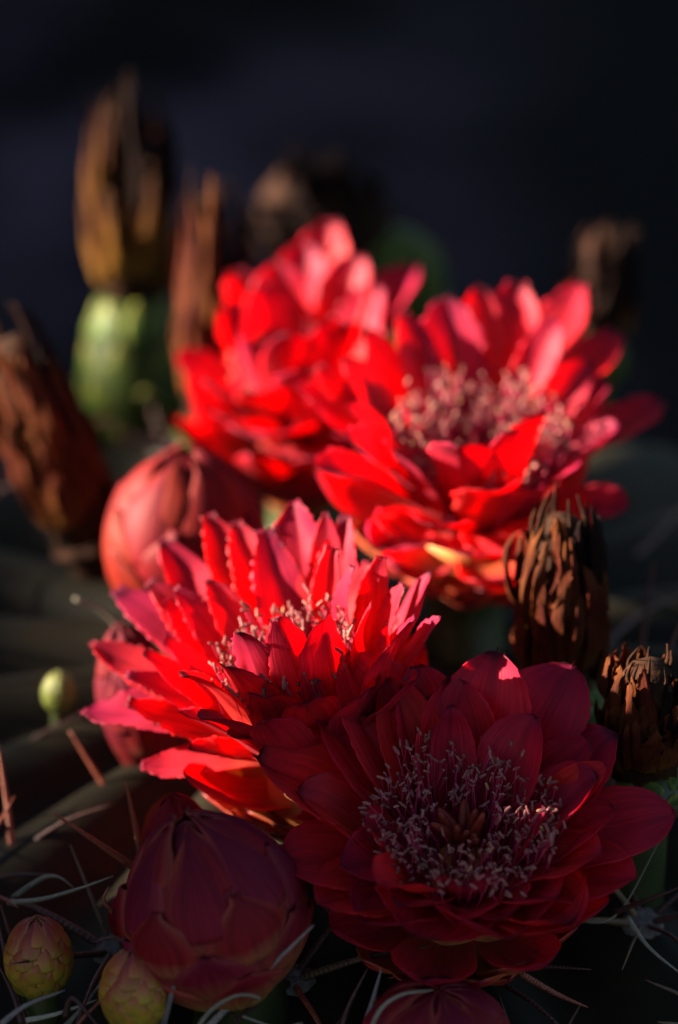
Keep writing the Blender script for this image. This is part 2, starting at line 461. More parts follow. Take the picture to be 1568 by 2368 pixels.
# ------------------------------------------------------------------ ground
def ground():
    m, nt = newmat('dark_soil')
    L = nt.links.new
    tc = nd(nt, 'ShaderNodeTexCoord')
    n1 = nd(nt, 'ShaderNodeTexNoise', i_Scale=5.0, i_Detail=1.5)
    n2 = nd(nt, 'ShaderNodeTexNoise', i_Scale=60.0, i_Detail=8.0)
    L(tc.outputs['Object'], n1.inputs[0]); L(tc.outputs['Object'], n2.inputs[0])
    r1 = ramp(nt, [(0.40, (0.002, 0.0016, 0.002)), (0.62, (0.062, 0.042, 0.056))]); L(n1.outputs[0], r1.inputs[0])
    r2 = ramp(nt, [(0.3, (0.6, 0.6, 0.6)), (0.7, (1.1, 1.1, 1.1))]); L(n2.outputs[0], r2.inputs[0])
    c = mixcol(nt, 1.0, r1.outputs[0], r2.outputs[0], 'MULTIPLY')
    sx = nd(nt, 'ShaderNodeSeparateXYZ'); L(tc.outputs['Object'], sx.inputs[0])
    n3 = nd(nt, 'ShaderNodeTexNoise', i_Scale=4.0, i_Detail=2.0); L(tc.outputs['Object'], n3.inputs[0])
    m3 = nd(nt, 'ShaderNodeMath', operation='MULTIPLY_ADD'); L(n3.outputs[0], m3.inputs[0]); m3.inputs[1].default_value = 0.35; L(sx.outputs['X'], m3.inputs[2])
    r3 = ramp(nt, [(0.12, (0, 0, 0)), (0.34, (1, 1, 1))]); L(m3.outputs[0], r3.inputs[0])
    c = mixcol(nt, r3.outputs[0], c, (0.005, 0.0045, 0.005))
    p = nd(nt, 'ShaderNodeBsdfPrincipled'); L(c, p.inputs['Base Color']); p.inputs['Roughness'].default_value = 0.9
    p.inputs['Specular IOR Level'].default_value = 0.03
    bp = nd(nt, 'ShaderNodeBump', i_Strength=0.8, i_Distance=0.01); L(n2.outputs[0], bp.inputs['Height']); L(bp.outputs[0], p.inputs['Normal'])
    o = nd(nt, 'ShaderNodeOutputMaterial'); L(p.outputs[0], o.inputs[0])
    n = 60
    V = []; F = []
    xs = np.linspace(-1, 1, n + 1)
    for a in xs:
        for b in xs:
            x = np.sign(a) * abs(a)**2.5 * 6000; y = np.sign(b) * abs(b)**2.5 * 6000 + 60
            d = math.hypot(x, y - 35)
            z = 0.0 if d < 30 else 2.0 * math.sin(x * 0.031) * math.sin(y * 0.027 + 1) * min(1, (d - 30) / 60)
            V.append((x, y, z))
    for i in range(n):
        for j in range(n):
            k = i * (n + 1) + j
            F.append((k, k + n + 1, k + n + 2, k + 1))
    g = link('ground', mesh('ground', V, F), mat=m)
    g['kind'] = 'structure'
    # loose gravel
    gm = noise_mat('gravel_stone', [(0.3, (0.010, 0.008, 0.009)), (0.7, (0.040, 0.029, 0.033))], scale=40, rough=0.9, bump=0.5, spec=0.03)
    ico = [(0, 0, 1), (.9, 0, .3), (.28, .85, .3), (-.72, .52, .3), (-.72, -.52, .3), (.28, -.85, .3), (0, 0, -.5)]
    icf = [(0, 1, 2), (0, 2, 3), (0, 3, 4), (0, 4, 5), (0, 5, 1), (6, 2, 1), (6, 3, 2), (6, 4, 3), (6, 5, 4), (6, 1, 5)]
    V = []; F = []
    for _ in range(2600):
        x = nrg.uniform(-130, 130); y = nrg.uniform(-20, 330)
        d = math.hypot(x, y - 35)
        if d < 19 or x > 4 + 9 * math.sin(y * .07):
            continue
        z = 0.0 if d < 30 else 2.0 * math.sin(x * 0.031) * math.sin(y * 0.027 + 1) * min(1, (d - 30) / 60)
        s = 0.5 + 1.6 * nrg.random()**3
        an = nrg.uniform(0, 6.28); ca, sa = math.cos(an), math.sin(an)
        b = len(V)
        for (u, v, w) in ico:
            u *= 1.3
            V.append((x + s * (u * ca - v * sa), y + s * (u * sa + v * ca), z + s * 0.6 * w + 0.1))
        F += [(p + b, q + b, r + b) for p, q, r in icf]
    go = link('gravel', mesh('gravel', V, F, smooth=False), mat=gm)
    go['kind'] = 'stuff'
    tag(go, 'dark grey loose gravel scattered on the soil behind the cactus', 'gravel')
ground()

# ------------------------------------------------------------------ the barrel cactus
BC = np.array([0.0, 37.0]); BR = 16.0; BZ = 18.0; BH = 18.2; EX = 3.6; NRIB = 19

def body_z(x, y):
    r = math.hypot(x - BC[0], y - BC[1]) / BR
    if r >= 0.98:
        r = 0.98
    return BZ + BH * (1 - r**EX)**(1 / EX)

cactus = thing('barrel_cactus', (BC[0], BC[1], 0), 'dark green ribbed barrel cactus carrying the red flowers and buds', 'cactus')
def make_body():
    seg = NRIB * 10; n = 46
    V = []; F = []; UV = []
    for i in range(n + 1):
        b = -math.pi / 2 + math.pi * i / n
        c, s = math.cos(b), math.sin(b)
        r = BR * abs(c)**(2 / EX); z = BZ + BH * math.copysign(abs(s)**(2 / EX), s)
        amp = 0.085 * min(1, r / 7.0)
        for k in range(seg):
            an = 2 * math.pi * k / seg
            w = abs(math.cos(NRIB * an / 2))
            rr = r * (1 - amp * (1 - w) * 1.5)
            V.append((rr * math.cos(an), rr * math.sin(an), z - (0.6 * (1 - w) * min(1, r / 6.0) if s > 0 else 0)))
            UV.append((k / seg, i / n))
    for i in range(n):
        for k in range(seg):
            k2 = (k + 1) % seg
            F.append((i * seg + k, i * seg + k2, (i + 1) * seg + k2, (i + 1) * seg + k))
    link('body', mesh('body', V, F, UV), cactus, mat=M['body'])
make_body()
CORG = np.array([BC[0], BC[1], 0.0])

SPN = [0]
MASS = [[], [], 0]
def spine(ctrl, r0, mat, n=14, r1=0.008, seg=7, flat=1.0, part=True):
    pts = curve_pts(ctrl, n)
    rr = [r1 + (r0 - r1) * (1 - i / n)**0.75 for i in range(n + 1)]
    V, F, UV = tube(pts, rr, seg, flat=flat)
    if not part or SPN[0] >= 255:
        MASS[0].append(V - CORG); MASS[1] += [tuple(i + MASS[2] for i in f) for f in F]; MASS[2] += len(V)
        return None
    SPN[0] += 0 if part == 'own' else 1
    return link('spine', mesh('spine', V - CORG, F, UV), cactus, mat=M[mat])

def in_view(p):
    q = np.asarray(p) - CAMP
    d = np.dot(q, FWD)
    x = np.dot(q, RGT) / d / .24 * 1568 + 784; y = 1184 - np.dot(q, UPV) / d / .24 * 1568
    return -150 < x < 1718 and -150 < y < 2520

def areole_at(p, nrm, size, R, nsp, ls, mats):
    a, e1, e2 = frame_of(nrm)
    V, F, UV = lathe(p - CORG - a * 0.1, a, [(0, size), (0.12, size * 1.02), (0.2, size * 0.75), (0.25, size * 0.3)], seg=10, bump=0.08, R=R)
    link('areole', mesh('areole', V, F, UV), cactus, mat=M['wool'])
    for q in range(nsp):
        an = 2 * math.pi * q / nsp + R.uniform(-.25, .25)
        rad = e1 * math.cos(an) + e2 * math.sin(an)
        lift = R.uniform(0.35, 0.9)
        d = nz(rad + a * lift)
        l = ls * R.uniform(0.6, 1.15)
        side = nz(np.cross(d, a)) * R.uniform(-.25, .25)
        spine([p, p + d * l * 0.5 + side * l * 0.25, p + d * l + side * l * 0.7 - a * l * R.uniform(-0.05, 0.25)], R.uniform(0.035, 0.065), R.choice(mats), n=8, seg=6, part=in_view(p))

def make_areoles():
    R = random.Random(31)
    for k in range(NRIB):
        an = 2 * math.pi * k / NRIB
        for j, rr in enumerate((7.6, 9.6, 11.8, 14.0)):
            x = rr * math.cos(an); y = rr * math.sin(an)
            z = body_z(x + BC[0], y + BC[1]) - 0.05
            if y > 4.5 and rr > 13:
                continue
            if x > 1.0 and y > -4 and rr < 13:
                continue
            nrm = nz((math.cos(an) * (rr / BR)**2, math.sin(an) * (rr / BR)**2, 1.0 - 0.5 * (rr / BR)**3))
            p = np.array([x + BC[0], y + BC[1], z])
            areole_at(p, nrm, 0.30, R, 7, 2.2, ['sp_red', 'sp_dark', 'sp_straw', 'sp_dark', 'sp_dark'])
make_areoles()
if MASS[0]:
    o_ = link('spine_mass', mesh('spine_mass', np.vstack(MASS[0]), MASS[1]), cactus, mat=M['sp_dark']); o_['kind'] = 'stuff'
SPN[0] = 0

# ------------------------------------------------------------------ flowers
def stamen_meshes():
    out = []
    R = random.Random(3)
    for v in range(7):
        bend = R.uniform(-.2, .2); b2 = R.uniform(-.2, .2)
        pts = curve_pts([(0, 0, 0), (bend, b2, 0.55), (bend * 0.4, b2 * 0.3, 1.0)], 6)
        V1, F1, U1 = tube(pts, [0.007] * 7, 5)
        c = np.array(pts[-1])
        d = nz([R.uniform(-1, 1), R.uniform(-1, 1), R.uniform(0.1, 0.8)])
        ln = R.uniform(0.044, 0.066)
        pr = [(-1, .15), (-.75, .75), (-.2, 1.0), (.3, .8), (.75, .85), (1, .2)]
        V2, F2, U2 = tube([c + d * ln * h for h, _ in pr], [0.023 * r for _, r in pr], 7, flat=0.75)
        n1 = len(V1)
        F = list(F1) + [tuple(i + n1 for i in f) for f in F2]
        me = mesh('stamen', np.vstack([V1, V2]), F, np.vstack([U1, U2]), mats=(M['filament'], M['anther']), midx=[0] * len(F1) + [1] * len(F2))
        out.append(me)
    return out
STM = stamen_meshes()

def lobe_meshes():
    out = []
    R = random.Random(4)
    for v in range(4):
        b = R.uniform(.05, .16)
        pts = curve_pts([(0, 0, 0), (b * .3, 0, .22), (b * 1.3, 0.02, .5)], 7)
        V, F, U = tube(pts, [.04, .055, .065, .068, .066, .06, .05, .025], 7)
        out.append(mesh('stigma_lobe', V, F, U, mats=(M['stigma'],)))
    return out
LOB = lobe_meshes()

def place(o, P, axis, spin, scale):
    a, e1, e2 = frame_of(axis)
    c, s = math.cos(spin), math.sin(spin)
    x = e1 * c + e2 * s; y = np.cross(a, x)
    m = Matrix(((x[0] * scale[0], y[0] * scale[0], a[0] * scale[1], P[0] * CM),
                (x[1] * scale[0], y[1] * scale[0], a[1] * scale[1], P[1] * CM),
                (x[2] * scale[0], y[2] * scale[0], a[2] * scale[1], P[2] * CM), (0, 0, 0, 1)))
    o.matrix_local = m

def flower(label, base, axis, petals, seed, nst=200, extra=0, st_h=1.25, st_r=1.3, shape=None, ring1=9, fill=8, fill_r=1.75, fill_h=1.9, sep_n=13, cupmat='cup', sepmat='sepal', sep_r=1.75, sep_h=0.15, cupdepth=1.15, cupr=0.95, verbose=False):
    R = random.Random(seed)
    P = np.asarray(base, float)
    root = thing('cactus_flower', P, label, 'flower')
    a, e1, e2 = frame_of(axis)
    # receptacle cup and tube reaching down into the cactus
    zb = body_z(P[0], P[1]) - 0.4
    foot = np.array([P[0], P[1], zb])
    pr = [(-0.02, 0.30), (-0.45, 0.62), (-0.15, cupr * 0.86), (0.1, cupr * 0.80), (0.2, cupr * 0.45)]
    prof = [(-cupdepth - 0.15, 0.45), (-cupdepth, 0.6), (-cupdepth * 0.65, cupr * 0.86), (-cupdepth * 0.3, cupr * 0.97), (0.0, cupr * 0.85), (0.15, cupr * 0.5)]
    V, F, UV = lathe(np.zeros(3), a, prof, 26, 0.02, R)
    cup = link('receptacle', mesh('receptacle', V, F, UV), root, mat=M[cupmat])
    p0 = -a * cupdepth * 0.9
    pts = curve_pts([p0, p0 * 1.4 + (foot - P) * 0.12, foot - P], 8)
    V, F, UV = tube(pts, [0.55 + 0.1 * i / 8 for i in range(9)], 14)
    link('flower_tube', mesh('flower_tube', V, F, UV), root, mat=M['tubeskin'])
    rep = []
    azs = []
    def add(tip, hw, kind='petal', **kw):
        q = tip - P
        h = np.dot(q, a)
        rad = q - a * h
        rl = np.linalg.norm(rad)
        rd = nz(rad)
        inner = 1 if (rl < 1.9) else 0
        P0 = a * (0.05 + 0.05 * inner) + rd * (0.62 - 0.15 * inner) * cupr
        T0 = a * 0.75 + rd * 0.6
        ch = nz(q - P0)
        T1 = nz(ch + rd * (R.uniform(*shape['out']) if shape and 'out' in shape else R.uniform(-0.05, 0.45)) + a * R.uniform(-.1, .1))
        Wd = np.cross(a, rd)
        tw = kw.pop('twist', R.uniform(-.22, .22))
        args = dict(cup=R.uniform(0.15, 0.5), crease=R.uniform(0.0, 0.10), jag=R.uniform(0.10, 0.22), pw=R.uniform(2.0, 4.2), twist=tw, wave=R.uniform(.03, .09), wmax=R.uniform(.55, .68), base=0.5, tip=R.uniform(.12, .42), tipcurl=R.uniform(-.3, .3))
        for k_, v_ in (shape or {}).items():
            if k_ == 'out':
                continue
            args[k_] = R.uniform(*v_) if isinstance(v_, tuple) else v_
        args.update(kw)
        V, F, UV = blade(P0, T0, q, T1, Wd, hw, R, nin=a - 0.5 * rd, **args)
        link(kind, mesh(kind, V, F, UV), root, mat=M[kind])
        rep.append((round(rl, 2), round(h, 2), round(float(np.linalg.norm(q - P0)), 2)))
        azs.append(math.atan2(np.dot(rad, e2), np.dot(rad, e1)))
    for pt in petals:
        vx, vy, h, hw = pt[:4]
        kw = dict(pt[4]) if len(pt) > 4 else {}
        add(ray_plane(vx, vy, P + a * h, a), hw, **kw)
    if verbose:
        print(label, rep)
    for k in range(fill):
        an = 2 * math.pi * (k + R.uniform(-.25, .25)) / fill
        rr = fill_r * R.uniform(.85, 1.1); hh = fill_h * R.uniform(.8, 1.0)
        add(P + a * hh + (e1 * math.cos(an) + e2 * math.sin(an)) * rr, R.uniform(.30, .42))
    # orange scale-like sepals hugging the cup
    for ring, (nn, rr, hh, h0, ww) in enumerate(((sep_n, sep_r, sep_h, -0.75, .52), (ring1, sep_r * 1.17, sep_h + .55, -0.30, .56), (sep_n - 1, sep_r * .78, sep_h - .45, -1.0, .45))):
        for k in range(nn):
            an = 2 * math.pi * (k + 0.5 * ring + R.uniform(-.15, .15)) / nn
            rd = e1 * math.cos(an) + e2 * math.sin(an)
            P0 = a * (h0 * cupdepth / 1.15) + rd * cupr * (.72, .82, .55)[ring]
            q = a * (hh + R.uniform(-.12, .12)) + rd * rr * R.uniform(.93, 1.07)
            V, F, UV = blade(P0, rd * 0.9 + a * 0.35, q, a * 0.9 + rd * 0.35, np.cross(a, rd), ww * R.uniform(.85, 1.1), R, n=20, cup=.35, crease=.04, jag=.04, pw=1.7, wmax=.5, base=.7, tip=.1, wave=.03, nin=a)
            link('sepal', mesh('sepal', V, F, UV), root, mat=M[sepmat if ring != 1 else 'petal'])
    # stamens
    joined = [[], [], [], []]
    for k in range(nst + extra):
        stuff = k >= nst
        rr = st_r * math.sqrt(R.uniform(0.10, 1.0))
        an = R.uniform(0, 2 * math.pi)
        rd = e1 * math.cos(an) + e2 * math.sin(an)
        hh = st_h * (0.80 + 0.20 * rr / st_r) + R.uniform(-.3, .10) + .10 * math.sin(5 * an + 3 * rr)
        p0 = rd * min(rr * 0.75, cupr * .75) + a * 0.1
        p1 = rd * rr + a * hh
        ln = np.linalg.norm(p1 - p0)
        ax = nz(p1 - p0)
        me = STM[k % len(STM)]
        if stuff:
            aa, x, _ = frame_of(ax)
            sp = R.uniform(0, 6.28)
            x = x * math.cos(sp) + np.cross(aa, x) * math.sin(sp); y = np.cross(aa, x)
            nv = len(me.vertices)
            co = np.empty(nv * 3); me.vertices.foreach_get('co', co); co = co.reshape(-1, 3) / CM
            lc = co.copy(); top = lc[:, 2] > 0.93
            lc[:, 2] = np.where(top, lc[:, 2] + (ln - 1), lc[:, 2] * ln)
            W = p0 + lc[:, :1] * x + lc[:, 1:2] * y + lc[:, 2:] * aa
            b = sum(len(w) for w in joined[0])
            joined[0].append(W)
            for pl in me.polygons:
                joined[1].append(tuple(v + b for v in pl.vertices)); joined[2].append(pl.material_index)
        else:
            o = link('stamen', me, root)
            place(o, p0, ax, R.uniform(0, 6.28), (R.uniform(.8, 1.25), ln))
    if joined[0]:
        me = mesh('stamen_mass', np.vstack(joined[0]), joined[1], None, mats=(M['filament'], M['anther']), midx=joined[2])
        o = link('stamen_mass', me, root); o['kind'] = 'stuff'
    # stigma
    V, F, UV = tube([np.zeros(3), a * 0.4, a * 0.85], [.12, .10, .12], 9)
    st = link('style', mesh('style', V, F, UV), root, mat=M['stigma'])
    for k in range(11):
        an = 2 * math.pi * k / 11 + R.uniform(-.2, .2)
        rd = e1 * math.cos(an) + e2 * math.sin(an)
        o = link('stigma_lobe', LOB[k % 4], st)
        ax = nz(a + rd * R.uniform(.2, .75))
        place(o, a * 0.78 + rd * R.uniform(.05, .13), ax, R.uniform(0, 6), (1.0, R.uniform(.8, 1.1)))
    return root

D_PET = [
    (800, 1512, 2.0, 0.72), (1045, 1565, 1.9, 0.58), (1148, 1508, 2.1, 0.65), (1322, 1538, 1.7, 0.65), (1430, 1700, 1.5, 0.65, {'tipcurl': .3}),
    (1562, 1880, 1.2, 0.60), (1470, 2030, 1.0, 0.64), (1338, 2130, 1.0, 0.72), (597, 1745, 1.6, 0.81), (650, 1985, 1.1, 0.60),
    (735, 2090, 1.0, 0.58), (1180, 2170, .9, 0.84), (960, 2165, .95, 0.81), (840, 2130, .95, 0.64), (1320, 2140, .9, 0.64),
    (1040, 1628, 1.9, 0.32, {'tipcurl': .8}), (895, 1570, 1.9, 0.46), (1240, 1655, 1.9, 0.49), (1360, 1710, 1.6, 0.49), (1385, 1795, 1.6, 0.49),
    (735, 1640, 1.7, 0.49), (1275, 1885, 1.4, 0.35, {'tipcurl': .8}), (1075, 2055, 1.3, 0.42, {'tipcurl': .7}), (920, 2103, 1.2, 0.44, {'tipcurl': .7}),
    (1285, 2080, 1.1, 0.49), (1420, 1870, 1.3, 0.52), (790, 2000, 1.2, 0.53), (1170, 2120, 1.0, 0.58), (690, 1830, 1.5, 0.58), (960, 1540, 1.8, 0.52), (1050, 2130, 1.1, 0.58), (840, 1900, 1.35, 0.49), (1390, 1980, 1.2, 0.58)]
flower('dark crimson open flower in shade, widest of all, overlapping a scaly purple bud', at(1065, 2030, 37.4), camdir(0.0, .73, .68), D_PET, 5, nst=290, extra=240, fill=3, st_h=1.4, sep_h=.0, sep_r=1.78, cupdepth=1.3, cupr=1.0, ring1=9, shape=dict(jag=(.02, .06), pw=(1.9, 2.6), tip=(.06, .16), cup=(.25, .55), wave=(.02, .06)))

A_PET = [
    (932, 1350, 2.35, .34), (955, 1430, 2.2, .38), (850, 1400, 2.6, .34),
    (373, 1250, 2.2, 0.41), (480, 1192, 2.4, 0.41), (545, 1205, 2.4, 0.40), (682, 1160, 2.5, 0.55), (752, 1186, 2.6, 0.34), (612, 1228, 2.5, 0.41),
    (800, 1190, 2.5, 0.41), (882, 1285, 2.6, 0.28, {'twist': .9}), (816, 1308, 2.6, 0.29), (772, 1265, 2.7, 0.26, {'twist': .6}), (1000, 1325, 2.1, 0.34, {'jag': .02}), (892, 1440, 2.66, 0.31),
    (268, 1357, 1.9, 0.40), (345, 1345, 2.1, 0.34), (375, 1398, 2.2, 0.34, {'tipcurl': .8}), (213, 1490, 1.6, 0.37), (292, 1562, 1.8, 0.40), (192, 1642, 1.2, 0.43),
    (293, 1627, 1.5, 0.35), (327, 1780, 0.6, 0.41), (442, 1737, 1.25, 0.40), (378, 1480, 2.2, 0.31),
    (550, 1466, 2.9, 0.40), (645, 1435, 3.0, 0.37), (755, 1432, 3.0, 0.45), (480, 1340, 2.3, 0.29),
    (425, 1552, 2.3, 0.41), (520, 1545, 2.6, 0.47), (605, 1602, 2.3, 0.51), (835, 1600, 2.2, 0.41), (900, 1490, 2.6, 0.37), (705, 1610, 2.33, 0.49), (960, 1560, 2.1, 0.41), (420, 1640, 1.84, 0.41), (560, 1690, 1.73, 0.49)]
flower('bright backlit red flower with ragged upright petals and pale lit anthers', at(745, 1750, 39.2), camdir(-.26, .80, .54), A_PET, 9, nst=230, extra=170, st_h=2.05, st_r=1.0, ring1=6, shape=dict(jag=(.06, .13), pw=(1.5, 2.8), tip=(.15, .38), cup=(.05, .4), wave=(.03, .10), wmax=(.42, .66), base=.6, n=60, tipcurl=(-.7, .5), out=(-.1, .7)), fill=8, fill_r=2.1, fill_h=2.45, sep_h=.3)

B_PET = [
    (930, 722, 2.2, 0.39), (1030, 690, 2.2, 0.49), (1110, 665, 2.2, 0.41), (1200, 658, 2.2, 0.53), (1342, 655, 1.9, 0.49), (1430, 765, 1.6, 0.43), (1290, 742, 2.1, 0.33, {'tipcurl': .8}),
    (1362, 832, 1.9, 0.35, {'twist': .7}), (1535, 930, 1.1, 0.43), (1418, 985, 1.4, 0.33), (1268, 950, 2.7, 0.39), (1455, 1168, 0.95, 0.37), (1380, 1178, 1.25, 0.35),
    (690, 890, 1.8, 0.43), (735, 850, 1.9, 0.41), (795, 832, 2.0, 0.37), (850, 762, 2.1, 0.41), (808, 940, 2.15, 0.33),
    (735, 1080, 1.77, 0.53), (900, 1042, 2.3, 0.43), (805, 1020, 2.2, 0.47), (1000, 1210, 1.62, 0.47), (905, 1240, 1.36, 0.53),
    (1060, 1030, 2.67, 0.47), (1190, 995, 2.8, 0.39), (1150, 1132, 2.1, 0.51), (1250, 1130, 1.98, 0.47), (1085, 1290, 1.2, 0.64), (870, 1265, 1.0, 0.51), (1190, 1295, 1.06, 0.56), (1330, 1080, 2.0, 0.47), (1400, 880, 1.5, 0.41)]
flower('wide soft-focus red flower with a broad crown of pinkish anthers, lit from one side', at(1088, 1195, 43.0), camdir(.04, .78, .62), B_PET, 13, nst=300, extra=350, st_h=1.8, st_r=1.35, ring1=7, shape=dict(jag=(.08, .2), pw=(1.7, 3.2), tip=(.15, .35), cup=(.1, .4), wave=(.02, .07), wmax=(.6, .74), base=.55), fill=2, fill_r=2.1, fill_h=1.9, sep_r=1.9)

C_PET = [
    (765, 510, 2.5, 0.53), (700, 560, 2.4, 0.50), (832, 590, 2.4, 0.46), (640, 605, 2.4, 0.51), (962, 615, 1.9, 0.46), (882, 660, 2.1, 0.46), (540, 632, 2.1, 0.53), (602, 655, 2.3, 0.46),
    (522, 705, 1.9, 0.46), (415, 812, 1.3, 0.42), (560, 785, 2.5, 0.46), (672, 772, 2.8, 0.50), (760, 742, 2.9, 0.46), (805, 745, 2.8, 0.44), (525, 965, 1.4, 0.53), (655, 1005, 1.4, 0.53),
    (600, 905, 1.9, 0.55), (722, 855, 2.4, 0.55), (805, 905, 2.0, 0.55), (470, 880, 1.7, 0.44), (900, 780, 2.15, 0.46), (590, 1020, 1.3, 0.61), (740, 1060, 1.05, 0.66), (850, 1010, 1.2, 0.61)]
flower('half hidden red flower behind the wide one, close to a brown withered bloom', at(690, 1010, 46.5), camdir(-.05, .84, .54), C_PET, 17, nst=0, extra=200, st_h=1.5, st_r=1.1, fill=5, ring1=8, shape=dict(jag=(.05, .15), pw=(2.2, 4.0), tip=(.12, .35), cup=(.1, .4), wave=(.02, .06), base=.55), cupr=.8, sep_h=.4, cupmat='bud_red', sepmat='petal')

# ------------------------------------------------------------------ buds
def bud(label, base, axis, height, rad, mat, seed, rows=7, per=7, wide=0.62, sharp=1.6, lift=0.05, name='flower_bud', tipw=0.16, scl=1.0, rnd=0.55, cat='bud', jag=.03, group=None):
    R = random.Random(seed)
    P = np.asarray(base, float)
    root = thing(name, P, label, cat, group)
    a, e1, e2 = frame_of(axis)
    def prof(t):
        return rad * max(0.02, max(0.0, math.sin(math.pi * min(1, (0.16 + 0.84 * t)) ** 1.05)) ** rnd)
    pr = [(height * i / 16 * 0.985, prof(i / 16) * 0.93) for i in range(17)]
    V, F, UV = lathe(np.zeros(3), a, pr, 24, 0.01, R)
    link('core', mesh('core', V, F, UV), root, mat=M[mat])
    zb = body_z(P[0], P[1]) - 0.4
    foot = np.array([P[0], P[1], min(zb, P[2] - 0.5)]) - P
    V, F, UV = tube(curve_pts([a * 0.12, -a * 0.3 + foot * 0.2, foot], 7), [rad * .55] * 8, 12)
    link('stem', mesh('stem', V, F, UV), root, mat=M['tubeskin'])
    for i in range(rows):
        t0 = i / rows * 0.92
        n = max(4, int(per * (0.55 + 0.45 * prof(t0 + .1) / rad) + 0.5))
        for k in range(n):
            an = 2 * math.pi * (k + 0.5 * (i % 2) + R.uniform(-.10, .10)) / n
            t1 = min(1.02, t0 + scl * R.uniform(1.5, 1.9) / rows + (0.10 if i > rows - 3 else 0))
            W = 2 * math.pi / n * wide
            m_ = 9; nn = 12
            V = []; UV = []; F = []
            for q in range(nn + 1):
                u = q / nn
                t = t0 + (t1 - t0) * u
                f = (0.8 + 0.2 * math.sin(u * 2.6)) * max(tipw, (1 - max(0, (u - .35) / .65) ** sharp))
                for j in range(m_):
                    s = -1 + 2 * j / (m_ - 1)
                    jj = 1 + (R.uniform(-jag, jag) if abs(s) == 1 else 0)
                    aa = an + W * f * s * jj
                    rr = prof(min(1, t)) * (1.0 - .03) + lift * rad * (0.25 + u) + 0.09 * rad * (1 - s * s) * (1 - .5 * u) - 0.02 * rad * abs(s) + 0.03 * rad * math.sin(7 * u + 3 * k + i) * s * u
                    hh = height * t
                    V.append(a * hh + (e1 * math.cos(aa) + e2 * math.sin(aa)) * rr)
                    UV.append((j / (m_ - 1), 0.35 * u * 1.0 + 0.65 * min(1, t)))
            top = len(V)
            for q in range(nn + 1):
                for j in range(m_):
                    p = V[q * m_ + j]
                    V.append(p - nz(p - a * np.dot(p, a)) * (0.035 * rad + 0.01)); UV.append(UV[q * m_ + j])
            for q in range(nn):
                for j in range(m_ - 1):
                    b = q * m_ + j
                    F.append((b, b + 1, b + m_ + 1, b + m_))
                    F.append((top + b, top + b + m_, top + b + m_ + 1, top + b + 1))
            bd = [j for j in range(m_)] + [q * m_ + m_ - 1 for q in range(1, nn + 1)] + [nn * m_ + j for j in range(m_ - 2, -1, -1)] + [q * m_ for q in range(nn - 1, 0, -1)]
            for x, y in zip(bd, bd[1:] + bd[:1]):
                F.append((y, x, top + x, top + y))
            link('scale', mesh('scale', V, F, UV), root, mat=M[mat])
    return root

bud('large dark purple scaly bud in shade beside the dark crimson flower', at(545, 2268, 36.9), camdir(-.24, .86, .42), 2.55, 1.13, 'bud', 21, rows=5, per=6, lift=.11, rnd=.78, jag=.05)
bud('big smooth red bud under the soft-focus flowers, behind the ragged flower', at(430, 1410, 44.0), camdir(.02, .9, .4), 2.65, 1.16, 'bud_bright', 22, rows=4, per=6, lift=.13, rnd=.62, scl=1.15)
bud('dark red bud squeezed behind the ragged petals of the backlit flower', at(365, 1770, 41.8), camdir(-.22, .9, .35), 2.3, .6, 'bud_dark', 23, rows=5, per=6, lift=.03)
bud('small red bud peeping out behind the purple scaly bud', at(420, 2010, 38.6), camdir(-.1, .95, .3), 1.1, .45, 'bud_red', 24, rows=4, per=6)
bud('round yellow bud with a red top among pale curled spines', at(92, 2285, 37.2), camdir(0, .93, .36), 1.05, .44, 'bud_yellow', 25, rows=6, per=8, tipw=.12, scl=1.0, lift=.025, jag=.08)
bud('greenish yellow scaly bud tucked under the purple bud', at(312, 2365, 36.2), camdir(.02, .95, .3), 1.05, .44, 'bud_yellow', 26, rows=6, per=8, tipw=.12, scl=1.0, lift=.025, jag=.08)
bud('purple and green bud low beneath the dark crimson flower', at(1005, 2480, 36.2), camdir(0.03, .9, .42), 1.25, .92, 'bud', 27, rows=5, per=7)
bud('tiny pink bud glowing between yellow bud and purple bud', at(295, 2165, 38.0), camdir(-.1, .95, .3), .62, .22, 'bud_red', 28, rows=4, per=6)
bud('small light green bud catching sun beside the red spines', at(138, 1640, 42.4), camdir(0, .95, .3), .6, .25, 'bud_lime', 29, rows=5, per=7)

